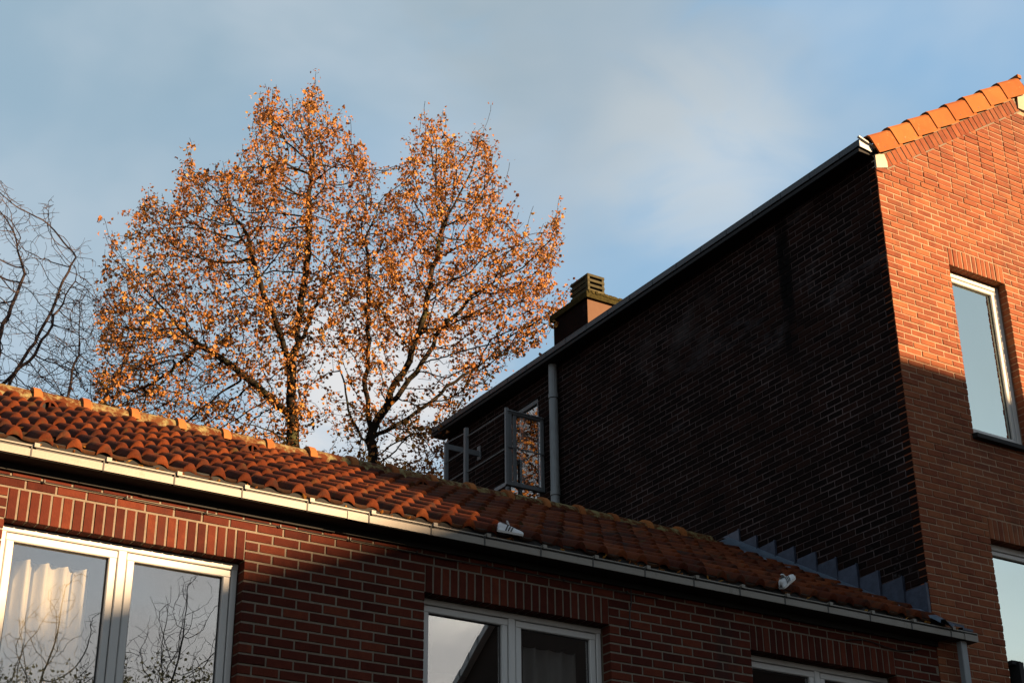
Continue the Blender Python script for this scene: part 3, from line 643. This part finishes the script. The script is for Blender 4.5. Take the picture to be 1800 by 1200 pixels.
# round downspout on the side wall
mb = MB(); mb.tube((XC-.075, 15.93, 9.07), (XC-.075, 15.93, 4.6), .058, n=14)
for zq in (8.62, 7.28, 6.0): mb.tube((XC-.075, 15.93, zq-.03), (XC-.075, 15.93, zq+.03), .064, n=14)
mb.build('side_downspout', M['pipe'], tall, smooth=False)
mb = MB()
for zq in (8.62, 7.28, 6.0): mb.tube((XC-.075, 15.93, zq-.036), (XC-.075, 15.93, zq-.029), .067, n=14)
mb.build('pipe_clamp', M['gasket'], tall)
# small dark fitting in front of the lower gable window
mb = MB(); mb.box((11.80, 9.93, 3.30), (11.86, 10.06, 3.885)); mb.box((11.745, 9.96, 3.86), (11.865, 10.05, 3.90)); mb.build('window_fitting', M['black'], tall)
# side window, opened casement
def yz_frame(mb, x0, x1, y0, y1, z0, z1, w):
    mb.box((x0, y0, z1-w), (x1, y1, z1)); mb.box((x0, y0, z0), (x1, y1, z0+w)); mb.box((x0+.0006, y0, z0+w), (x1, y0+w, z1-w)); mb.box((x0+.0006, y1-w, z0+w), (x1, y1, z1-w))
mb = MB(); yz_frame(mb, XC+.02, XC+.09, SWO[0]+.004, SWO[1]-.004, SWO[2]+.004, SWO[3]-.004, .055); sww = mb.build('side_window', M['post'], tall)
mb = MB(); mb.box((XC+.05, SWO[0]+.06, SWO[2]+.06), (XC+.052, SWO[1]-.06, SWO[3]-.06)); mb.build('pane', M['glass'], sww)
mb = MB(); mb.add([(XC+.2, SWO[0]-.1, 7.2), (XC+.2, SWO[1]+.1, 7.2), (XC+2, SWO[1]+.1, 7.2), (XC+2, SWO[0]-.1, 7.2), (XC+.2, SWO[0]-.1, 8.95), (XC+.2, SWO[1]+.1, 8.95), (XC+2, SWO[1]+.1, 8.95), (XC+2, SWO[0]-.1, 8.95)], [(0,1,2,3),(4,5,6,7),(2,3,7,6),(0,3,7,4),(1,2,6,5)]); mb.build('room_lining', M['dark'], sww)
ca = MB(); YS = 16.285
rect_frame(ca, 10.262, XC-.012, 7.41, 8.455, .055, YS-.028, YS+.028)
cas = ca.build('open_casement', M['post'], tall)
mb = MB(); mb.box((10.318, YS-.003, 7.466), (XC-.068, YS+.001, 8.40)); mb.build('pane', M['glass3'], cas)
mb = MB(); bar(mb, 10.35, 10.40, 7.47, 8.40, YS-.012, YS+.022); mb.build('glazing_strip', M['post'], cas)
# rail frame round the side window
mb = MB(); XR = 10.25
mb.box((XR-.03, YS-.035, 7.41), (XR+.012, YS+.0, 8.47)); mb.box((XR-.02, YS, 7.40), (XR+.01, YS+.28, 7.45))
mb.build('rail_frame', M['post'], tall); mb = MB()
mb.box((XR-.03, 17.27, 7.3), (XR+.02, 17.32, 8.56)); mb.build('rail_post', M['post'], tall); mb = MB()
mb.box((XR, 17.86, 7.3), (XR+.05, 17.90, 8.56))
mb.box((XR+.05, 17.865, 8.47), (XC-.03, 17.895, 8.545)); mb.box((XC-.03, 17.84, 8.42), (XC-.013, 17.92, 8.62))
mb.build('rail_frame', M['post'], tall)
for a, b in [((XR, YS, 8.43), (XR, 17.27, 8.43)), ((XR, YS, 7.92), (XR, 17.27, 7.92)), ((XR, YS-.045, 8.43), (XC-.02, YS-.045, 8.43)), ((XR, YS-.045, 7.92), (XC-.02, YS-.045, 7.92)),
             ((XR, 17.3, 8.50), (XR, 17.88, 8.54)), ((XR, 17.3, 8.25), (XR, 17.88, 8.25)), ((XR, 17.3, 7.95), (XR, 17.88, 7.95))]:
    mb = MB(); mb.tube(a, b, .009, n=6); mb.build('rail_rod', M['rod'], tall)
# chimney
mb = MB(); mb.box((12.10, 17.004, 9.6), (12.66, 17.88, 10.90)); chim = mb.build('chimney', M['brick3'], tall)  # dark body colour carries the shade of the unlit chimney sides
mb = MB(); mb.box((12.102, 17.0, 9.6), (12.66, 17.0035, 10.90)); mb.build('chimney_front', M['conc'], chim)
mb = MB(); mb.box((12.06, 16.95, 10.90), (12.75, 17.93, 11.0))
for i in range(50):
    q = rng.uniform(12.07, 12.72); s = rng.uniform(.015, .04); mb.box((q, 16.945-s*.2, 10.99-.02*rng.random()), (q+s, 17.0, 11.0+s*.6))
mb.build('chimney_slab', M['moss'], chim)
mb = MB()
for i in range(4):
    z0 = 11.005+i*.083
    prof = [(12.09, 16.955), (12.38, 16.955), (12.38, 17.40), (12.09, 17.40)]
    mb.box((12.085, 16.95, z0), (12.385, 17.40, z0+.04))
    if i < 3: mb.box((12.10, 17.0, z0+.04), (12.37, 17.38, z0+.083)); mb.box((12.09, 16.955, z0+.04), (12.125, 17.02, z0+.083)); mb.box((12.345, 16.955, z0+.04), (12.38, 17.02, z0+.083))
mb.build('louvred_cap', M['cap'], chim)
mb = MB()
for i in range(3):
    z0 = 11.005+i*.083; mb.box((12.13, 16.995, z0+.042), (12.34, 16.999, z0+.08))
mb.build('louvre_gap', M['black'], chim)

# ------------------------------------------------------------------ curtains
def curtain(xs0, xs1, z0, z1, Y, mt, label, folds, amp=.03):
    mb = MB(); n = folds*10; cols = []
    for i in range(n+1):
        t = i/n; ph = t*folds*2*math.pi; x = xs0+(xs1-xs0)*t
        y = Y+amp*math.cos(ph)*(1+.3*math.sin(t*7)); zt = z1+.014*math.cos(ph+.6)*(1 if amp > .02 else .4)
        cols.append((x, y, zt))
    vs = []
    for th in (0, .004):
        for zf in (0, .5, 1):
            vs += [(x, y+th, z0+(zt-z0)*zf) for x, y, zt in cols]
    m_ = n+1; fs = []
    for l in (0, 3):
        for r_ in range(2):
            for i in range(n):
                f = ((l+r_)*m_+i, (l+r_)*m_+i+1, (l+r_+1)*m_+i+1, (l+r_+1)*m_+i); fs.append(f if l == 0 else f[::-1])
    fs += [(2*m_+i, 2*m_+i+1, 5*m_+i+1, 5*m_+i) for i in range(n)]+[(i+1, i, 3*m_+i, 3*m_+i+1) for i in range(n)]
    mb.add(vs, fs, .5); o = mb.build('curtain', mt, smooth=True); o['label'] = label; o['category'] = 'curtain'; return o
curtain(2.56, 3.2, ZB, 3.425, 10.31, M['curtain'], 'sunlit cream pleated curtain in the large lower left window', 5, .055)
curtain(6.66, 7.16, ZB, 3.405, 10.34, M['curtain2'], 'dim grey curtain behind the right pane of the middle low window', 4, .035)

# ------------------------------------------------------------------ shoes on the roof
def shoe(loc, rot, label, sc=1.0):
    t = thing('trainer_shoe', loc, label, 'shoe', None)
    t.rotation_euler = rot; t.scale = (sc, sc, sc)
    # local: length along x (heel 0 -> toe .27), width y, z up
    secs = [(0, .028, .075), (.02, .036, .085), (.06, .038, .08), (.10, .037, .072), (.14, .040, .060), (.19, .044, .045), (.235, .040, .036), (.262, .026, .026), (.27, .010, .016)]
    vs = []; n = 12
    for x, w, h in secs:
        for i in range(n):
            a = 2*math.pi*i/n; vs.append((x, w*math.cos(a)*(1 if math.sin(a) < 0 else .85), .018+max(0, math.sin(a))*h))
    fs = [(s*n+i, s*n+(i+1) % n, (s+1)*n+(i+1) % n, (s+1)*n+i) for s in range(len(secs)-1) for i in range(n)]+[tuple(range(n))[::-1], tuple(range((len(secs)-1)*n, len(secs)*n))]
    def part(name, vs, fs, m_, smooth=True):
        me = bpy.data.meshes.new(name); me.from_pydata([tuple(v) for v in vs], [], fs); me.materials.append(m_)
        me.polygons.foreach_set('use_smooth', [smooth]*len(me.polygons)); o = bpy.data.objects.new(name, me); C.objects.link(o); o.parent = t
    part('upper', vs, fs, M['shoe'])
    so_ = [(x, w*1.08) for x, w, h in secs]; k = len(so_)
    outl = so_+[(x, -w) for x, w in so_[::-1]]; kk = len(outl)
    part('sole', [(x, y, 0) for x, y in outl]+[(x, y, .022) for x, y in outl], [(i, (i+1) % kk, kk+(i+1) % kk, kk+i) for i in range(kk)]+[tuple(range(kk))[::-1], tuple(range(kk, 2*kk))], M['frame'], False)
    for q in range(3):
        for sgn in (-1, 1):
            vs = []; x0 = .075+q*.027
            for i in range(6):
                a = math.pi*(.02+.4*i/5); xx = x0+.022*i/5; h = .080-.022*(xx-.06)/.08*1.0; w = .0405
                for dx in (0, .0135): vs.append((xx+dx, sgn*w*math.cos(a)*.93, .020+(h*.965+.004)*math.sin(a)))
            part('stripe', vs, [(2*i, 2*i+1, 2*i+3, 2*i+2) for i in range(5)], M['gasket'])
    c = []
    for i in range(10): a = 2*math.pi*i/10; c.append((.055+.042*math.cos(a), .02*math.sin(a), .105-.2*(.042*math.cos(a))))
    part('opening', c, [tuple(range(10))], M['gasket'])
    part('tongue', [(.09, -.016, .095), (.09, .016, .095), (.115, .018, .085), (.115, -.018, .085), (.075, -.018, .128), (.075, .018, .128), (.09, .018, .13), (.09, -.018, .13)], [(0,1,5,4),(1,2,6,5),(2,3,7,6),(3,0,4,7),(4,5,6,7)], M['shoe'], False)
    return t
s1 = shoe((6.10, 9.84, 4.085), (R(14), R(8), R(-22)), 'white trainer with black stripes lying low on the roof edge, toe pointing down right', .75)
s2 = shoe((8.86, 9.80, 4.07), (R(14), R(-38), R(8)), 'white trainer with black stripes tilted toe up, beside the lead flashing', .8)

# ------------------------------------------------------------------ trees
EF = Vector((.536, .844, 0)).normalized(); ER = Vector((EF.y, -EF.x, 0))
def grow(name_seed, D, poly, seeds, natt, cdepth, step, dk, di, density, zmin, iters=90, jit=.16, up=.06):
    """space colonisation; poly in (a, z) at distance D. returns nodes, parents"""
    r_ = np.random.default_rng(name_seed)
    P = np.array(poly); lo = P.min(0); hi = P.max(0)
    def inside(a, z):
        c = False; j = len(P)-1
        for i in range(len(P)):
            if (P[i, 1] > z) != (P[j, 1] > z) and a < (P[j, 0]-P[i, 0])*(z-P[i, 1])/(P[j, 1]-P[i, 1])+P[i, 0]: c = not c
            j = i
        return c
    att = []
    while len(att) < natt:
        a = r_.uniform(lo[0], hi[0]); z = r_.uniform(lo[1], hi[1])
        if not inside(a, z): continue
        c = r_.normal(0, .5)*cdepth; c = max(-cdepth, min(cdepth, c))
        nv = mnoise.noise(Vector((a*1.1, c*1.1, z*1.1)))*.5+.5
        if r_.random() > density(a, z)*(0.35+1.1*nv): continue
        k = 1+c/D
        att.append((ER*(a*k)+EF*(D+c)+Vector((0, 0, z*k))))
    att = np.array([tuple(v) for v in att])
    nodes = []; par = []
    for chain in seeds:
        prev = None
        for idx, (a, c, z) in enumerate(chain):
            k = 1+c/D; v = ER*(a*k)+EF*(D+c)+Vector((0, 0, z*k))
            if idx == 0:
                if nodes:
                    d = [(Vector(q)-v).length for q in nodes]; prev = int(np.argmin(d)); 
                    if d[prev] < .4: continue
                nodes.append(tuple(v)); par.append(-1 if len(nodes) == 1 or d[prev] > .4 else prev); prev = len(nodes)-1; continue
            p0 = Vector(nodes[prev]); nseg = max(1, int((v-p0).length/(step*1.4)))
            for i in range(1, nseg+1):
                w = p0.lerp(v, i/nseg)+Vector(r_.normal(0, .018, 3)); nodes.append(tuple(w)); par.append(prev); prev = len(nodes)-1
    alive = att
    for it in range(iters):
        kd = kdtree.KDTree(len(nodes))
        for i, q in enumerate(nodes): kd.insert(q, i)
        kd.balance(); acc = {}; keep = np.ones(len(alive), bool)
        for i, q in enumerate(alive):
            co, idx, dist = kd.find(q)
            if dist < dk: keep[i] = False; continue
            if dist < di:
                v = (Vector(q)-co).normalized(); acc[idx] = acc.get(idx, Vector((0, 0, 0)))+v
        alive = alive[keep]; added = 0
        for idx, v in acc.items():
            if v.length < 1e-3: continue
            d = v.normalized()+Vector(r_.normal(0, jit, 3))+Vector((0, 0, up)); d.normalize()
            q = Vector(nodes[idx])+d*step
            co, i2, dist = kd.find(q)
            if dist < step*.45: continue
            nodes.append(tuple(q)); par.append(idx); added += 1
        if not added or not len(alive): break
    return nodes, par
def radii(nodes, par, tip, expo=2.3, cap=.2):
    n = len(nodes); s = np.zeros(n); kids = np.zeros(n, int)
    for i in range(n):
        if par[i] >= 0: kids[par[i]] += 1
    order = sorted(range(n), key=lambda i: -i)
    for i in order:                                   # children always come after parents
        if kids[i] == 0: s[i] = tip**expo
        if par[i] >= 0: s[par[i]] += s[i]
    return np.minimum(s**(1/expo), cap), kids
def skeleton(nodes, par, rad, lo, hi, n, mb):
    for i in range(len(nodes)):
        p = par[i]
        if p < 0 or not (lo <= rad[i] < hi): continue
        mb.tube(nodes[p], nodes[i], min(rad[p], rad[i]*1.35), rad[i], n=n, cap=False, r=.5)
oak_poly = [(-6.4,9.0),(-6.55,10.56),(-6.61,11.75),(-6.69,13.43),(-6.33,13.1),(-6.09,14.18),(-5.59,13.63),(-5.54,14.79),(-4.9,14.39),(-4.46,14.94),(-4.36,15.75),(-4.09,16.03),(-3.73,15.62),(-3.32,16.2),(-3.05,15.61),(-2.7,15.15),(-2.35,14.58),(-1.95,13.92),(-1.55,15.25),(-1.22,15.48),(-.92,15.02),(-.4,15.35),(-.21,14.45),(-.07,13.57),(.29,13.13),(.81,13.56),(.84,12.81),(.6,12.19),(.91,11.87),(.54,11.27),(0,10.78),(-.63,10.3),(-1.0,8.9),(-3.0,8.8)]
def oak_den(a, z):
    d = 1.0
    if z < 11.3: d = .85
    if -3.2 < a < -2.35 and z < 11.0: d = .25
    if -1.9 < a < -1.1 and 10.0 < z < 11.1: d = .35
    if z < 10.4: d *= .9
    e = .5+.5*math.sin(a*9.0+1.3*math.sin(z*2.1)); d *= .45+.75*e if z > 12.5 else 1
    if a < -5.7 and z > 11.6: d *= .6
    return d
oak_seeds = [
    [(-3.30, 0, GZ), (-3.34, 0, 6), (-3.37, 0, 9.57), (-3.43, 0, 10.33), (-3.45, 0, 11.12), (-3.35, .1, 12.4), (-3.3, .1, 13.6), (-3.32, 0, 14.6)],
    [(-3.42, 0, 10.0), (-3.9, -.1, 10.45), (-4.5, -.3, 11.0), (-5.1, -.3, 11.4)],
    [(-3.44, 0, 10.9), (-3.2, .4, 11.6), (-2.9, .7, 12.6)], [(-3.44, 0, 11.0), (-3.9, -.4, 12.0), (-4.3, -.5, 13.2)],
    [(-2.12, .2, GZ), (-2.13, .2, 6), (-2.14, .2, 9.27), (-2.19, .2, 9.93), (-2.30, .1, 10.81), (-2.28, 0, 12.0), (-2.35, 0, 13.2)],
    [(-2.16, .2, 9.8), (-1.87, .1, 10.41), (-1.61, 0, 10.95), (-1.35, -.1, 12.0), (-1.1, -.1, 13.4)],
    [(-1.95, .15, 10.2), (-1.5, .3, 10.75), (-1.1, .4, 11.5), (-.5, .4, 12.2)], [(-2.14, .2, 9.6), (-1.6, .6, 10.0), (-1.0, .8, 10.5), (-.3, .9, 11.0)],
    [(-2.14, .2, 9.5), (-2.5, .5, 10.0), (-2.7, .7, 10.9)]]
nodes, par = grow(3, 23.0, oak_poly, oak_seeds, 9000, 1.9, .11, .115, .8, oak_den, 8.8, jit=.07, up=.22)
r_ = np.random.default_rng(77); kid = np.zeros(len(nodes), int)
for q in par:
    if q >= 0: kid[q] += 1
ctr = ER*(-2.9)+EF*23
for i in [i for i in range(len(nodes)) if kid[i] == 0 and nodes[i][2] > 11.2]:
    if r_.random() > .22: continue
    q = Vector(nodes[i]); o = (q-ctr-Vector((0, 0, 11))).normalized(); d = (Vector((0, 0, 1))+o*.9+Vector(r_.normal(0, .25, 3))).normalized(); pr = i
    for _ in range(r_.integers(2, 6)):
        q = q+d*.1; d = (d+Vector(r_.normal(0, .12, 3))+Vector((0, 0, .08))).normalized(); nodes.append(tuple(q)); par.append(pr); pr = len(nodes)-1
rad, kids = radii(nodes, par, .0034, 2.25, .15)
print('oak nodes', len(nodes))
oak = thing('oak_tree', ER*(-2.7)+EF*23+Vector((0, 0, GZ)), 'tall oak with orange autumn leaves behind the low roof', 'tree')
root = list(range(len(nodes)))
for i in range(len(nodes)):
    if par[i] >= 0: root[i] = root[par[i]]
for r0 in sorted(set(root)):
    mb = MB(); skeleton(nodes, par, [q if root[i] == r0 else -1 for i, q in enumerate(rad)], .022, 9, 8, mb)
    if mb.v: mb.build('trunk', M['bark'], oak, smooth=True)
mb = MB(); skeleton(nodes, par, rad, 0, .022, 4, mb); mb.build('branches', M['bark'], oak, smooth=True, kind='stuff')
def leaves(mb, nodes, rad, thr, count, size, spread, zcut=-9, dens=None):
    idx = [i for i in range(len(nodes)) if rad[i] < thr and nodes[i][2] > zcut]
    r_ = np.random.default_rng(5)
    for i in idx:
        q = Vector(nodes[i])
        k = r_.poisson(count*(dens(q) if dens else 1)*(1.25 if r_.random() < .38 else .22))
        cr_ = r_.random()
        for _ in range(k):
            c = q+Vector(r_.normal(0, spread, 3)); L_ = size*r_.choice([.55, .8, 1.0, 1.25, 1.5])*r_.uniform(.85, 1.15); w = L_*r_.uniform(.2, .42)
            d = Vector(r_.normal(0, 1, 3)); d.z -= .3; d.normalize(); s = d.orthogonal(); s.rotate(Matrix.Rotation(r_.uniform(0, 6.28), 3, d)); u = d.cross(s)
            bend = r_.uniform(.05, .3)*L_
            a = c; b = c+d*L_*.5+u*bend*.5; e = c+d*L_
            mb.add([a, b+s*w*.9+u*w*.25, e, b-s*w*.9+u*w*.25, b, c+d*L_*.25+s*w*.6, c+d*L_*.25-s*w*.6], [(0, 4, 5), (5, 4, 1), (1, 4, 2), (2, 4, 3), (3, 4, 6), (6, 4, 0)], min(.999, max(0, .5*cr_+.5*r_.random())))
mb = MB()
def ld(q):
    n_ = mnoise.noise(q*1.3)*.5+.5; return (.25+1.5*n_)*(1 if q.z > 11.0 else .9)
leaves(mb, nodes, rad, .010, 5.9, .052, .05, dens=ld)
print('leaf faces', len(mb.f))
mb.build('foliage', M['leaf'], oak, kind='stuff')

# bare trees beyond the roof at the left
def bare_tree(seed, D, poly, seeds, natt, cd, label, tip=.0036, step=.11, mt='twig', di=.9, dk=.10, den=lambda a, z: 1.0, grp=None, lv=None):
    nodes, par = grow(seed, D, poly, seeds, natt, cd, step, dk, di, den, 0, jit=.05)
    rad, kids = radii(nodes, par, tip, 2.6, .065)
    a, c, z = seeds[0][0]
    t = thing('bare_tree', ER*a+EF*(D+c)+Vector((0, 0, GZ)), label, 'tree', grp)
    mb = MB(); skeleton(nodes, par, rad, .02, 9, 7, mb)
    if mb.v: mb.build('trunk', M[mt], t, smooth=True)
    mb = MB(); skeleton(nodes, par, rad, 0, .02, 3, mb); mb.build('twigs', M[mt], t, kind='stuff')
    if lv:
        mb = MB(); leaves(mb, nodes, rad, .012, lv, .08, .06); mb.build('dry_leaves', M['leaf'], t, kind='stuff')
    print(label, len(nodes)); return t
bare_tree(21, 26, [(-11, 9), (-11, 17), (-9.9, 16.9), (-9.66, 16.4), (-8.9, 15.6), (-8.5, 15.9), (-8.2, 14.8), (-7.8, 15.1), (-7.3, 13.5), (-7.4, 11.8), (-8, 9)],
          [[(-9.3, 0, GZ), (-9.3, 0, 8), (-9.2, 0, 11.5), (-9.15, 0, 13.0), (-8.9, 0, 14.2)], [(-9.25, 0, 11.0), (-8.8, .3, 12.2), (-8.3, .4, 13.4), (-8.0, .3, 14.6)], [(-9.2, 0, 11.8), (-8.5, -.3, 12.6), (-7.9, -.3, 14.2)]], 5500, 1.7,
          'leafless tree with thin dark twigs at the left edge', den=lambda a, z: 1 if z < 14 else .45)
bare_tree(22, 27, [(-8.8, 9), (-8.9, 12.6), (-8.4, 14.3), (-7.6, 14.9), (-6.7, 14.9), (-6.0, 14.0), (-5.4, 12.5), (-5.2, 9)],
          [[(-7.9, .2, GZ), (-7.9, .2, 9), (-7.6, .2, 11.6), (-7.2, .2, 12.8), (-6.7, .3, 14.0)], [(-7.8, .2, 10.5), (-8.1, .3, 12.2), (-8.0, .3, 13.4)]], 5000, 1.7,
          'leafless tree between the left edge tree and the orange oak', den=lambda a, z: 1 if z < 13 else .5)
bare_tree(23, 25.5, [(-8.0, 9), (-8.0, 11.0), (-7.5, 12.4), (-6.9, 13.2), (-6.3, 12.6), (-5.6, 11), (-5.6, 9)],
          [[(-7.0, 0, GZ), (-7.0, 0, 9), (-7.0, 0, 10.6), (-6.8, 0, 11.8), (-6.75, 0, 12.8)]], 420, .8,
          'thin tree holding a few brown leaves left of the oak', lv=.9, tip=.0045)

mb = MB(); r_ = np.random.default_rng(9)
for i in range(260):
    if i < 150: c = Vector((r_.uniform(2.2, 11.0), r_.uniform(9.815, 9.85), GB+.078+r_.uniform(0, .014)))
    else:
        x = r_.uniform(2.2, 10.6); y = r_.uniform(9.9, 12.4); c = Vector((XT0+round((x-XT0)/CW)*CW-.045+r_.normal(0, .01), y, ZR0+SL*(y-10)+.028))
    L_ = r_.uniform(.03, .06); d = Vector((r_.normal(), r_.normal(), r_.normal(0, .25))).normalized(); sd_ = d.cross(Vector((0, 0, 1))).normalized(); u = Vector((0, 0, 1))
    mb.add([c, c+d*L_*.5+sd_*L_*.35+u*.006, c+d*L_+u*.01, c+d*L_*.5-sd_*L_*.35+u*.008, c+d*L_*.5], [(0, 4, 1), (1, 4, 2), (2, 4, 3), (3, 4, 0)])
mb.build('fallen_leaves', M['leaf'], kind='stuff', label='brown fallen leaves lying in the white gutter and between the roof tiles', category='leaves')

# ------------------------------------------------------------------ across the street (seen in the panes, casting the evening shade)
nb = thing('brick_house', (16, -2.0, GZ), 'brick house across the street with a tiled gable, mirrored in the middle window', 'building')
ry, rzt = -3.66, 10.06
mb = MB(); prof = [(-.9, GZ), (-.9, 9.0), (-2.8, 9.45), (ry, rzt), (-9.4, rzt-.65*(9.4-3.66)), (-9.4, GZ)]
mb.extrude(prof, 'x', 16.0, 22.0); mb.build('gable_wall', M['plaster'], nb)
mb = MB(); mb.extrude([(-2.6, 9.4), (ry, rzt+.08), (-9.7, rzt+.08-.65*(9.7-3.66)), (-9.7, rzt-.02-.65*(9.7-3.66)), (ry, rzt-.02), (-2.6, 9.3)], 'x', 15.95, 22.05); nroof = mb.build('roof', M['tile'], nb)
for k in range(16):
    y0 = ry-.38*k; z0 = rzt+.10-.65*.38*k
    mb = MB(); mb.extrude([(y0+.02, z0+.04), (y0-.40, z0-.26+.0), (y0-.40, z0-.40), (y0+.02, z0-.12)], 'x', 15.86, 16.02); mb.build('verge_tile', M['frame'], nroof)
far = thing('shade_caster_block', (23, -22, GZ), 'unseen block behind the camera, added to cast shade on the low facade', 'building')  # added out of view, roofline shaped for the shadow edge it casts
mb = MB(); mb.extrude([(18.5, GZ), (18.5, 9.45), (21.0, 10.7), (24.7, 12.12), (27.5, 12.5), (32, 12.5), (32, GZ)], 'y', -30, -22); mb.build('wall', M['plaster'], far)
mb = MB(); mb.extrude([(18.3, 9.35), (18.3, 9.45), (21.0, 10.81), (24.7, 12.23), (27.5, 12.61), (32, 12.61), (32, 12.51), (27.5, 12.51), (24.7, 12.13), (21.0, 10.71)], 'y', -30.2, -21.8); mb.build('roof', M['tile'], far)
# leafless street trees mirrored in the large window (world-axis placed)
def street_tree(seed, x, y, h, w, label, natt):
    global EF, ER
    e0, r0 = EF, ER
    EF = Vector((x, y, 0)).normalized(); ER = Vector((EF.y, -EF.x, 0)); D = Vector((x, y, 0)).length
    poly = [(-w, 1.0), (-w*1.05, h*.6), (-w*.6, h*.85), (-w*.1, h), (w*.5, h*.86), (w, h*.6), (w*.9, 1.0)]
    nodes, par = grow(seed, D, poly, [[(0, 0, GZ), (0, 0, 1.2), (-.1, 0, 3), (0, 0, h*.5), (.1, 0, h*.7)], [(0, 0, 2), (-w*.3, 0, h*.4), (-w*.5, 0, h*.6)], [(0, 0, 2.2), (w*.3, 0, h*.45), (w*.45, 0, h*.65)]], natt, 1.8, .17, .2, 1.6, lambda a, z: 1.0, 0, jit=.06)
    rad, _ = radii(nodes, par, .0045, 2.3, .12)
    t = thing('street_tree', (x, y, GZ), label, 'tree', 'leafless trees mirrored in the lower left window')
    mb = MB(); skeleton(nodes, par, rad, .03, 9, 6, mb); mb.build('trunk', M['bark'], t, smooth=True)
    mb = MB(); skeleton(nodes, par, rad, 0, .03, 3, mb); mb.build('twigs', M['bark'], t, kind='stuff')
    mb = MB(); leaves(mb, [q for q in nodes if q[2] < h*.8], [0]*len(nodes), 1, 9, .06, .16); mb.build('leaves', M['evergreen'], t, kind='stuff')
    EF, ER = e0, r0
street_tree(31, 9.2, -12.5, 10.6, 2.4, 'dense leafless tree across the street mirrored in the left pane', 5200)
street_tree(32, 12.4, -13.5, 11.6, 2.0, 'taller leafless tree across the street mirrored in the right pane', 5200)
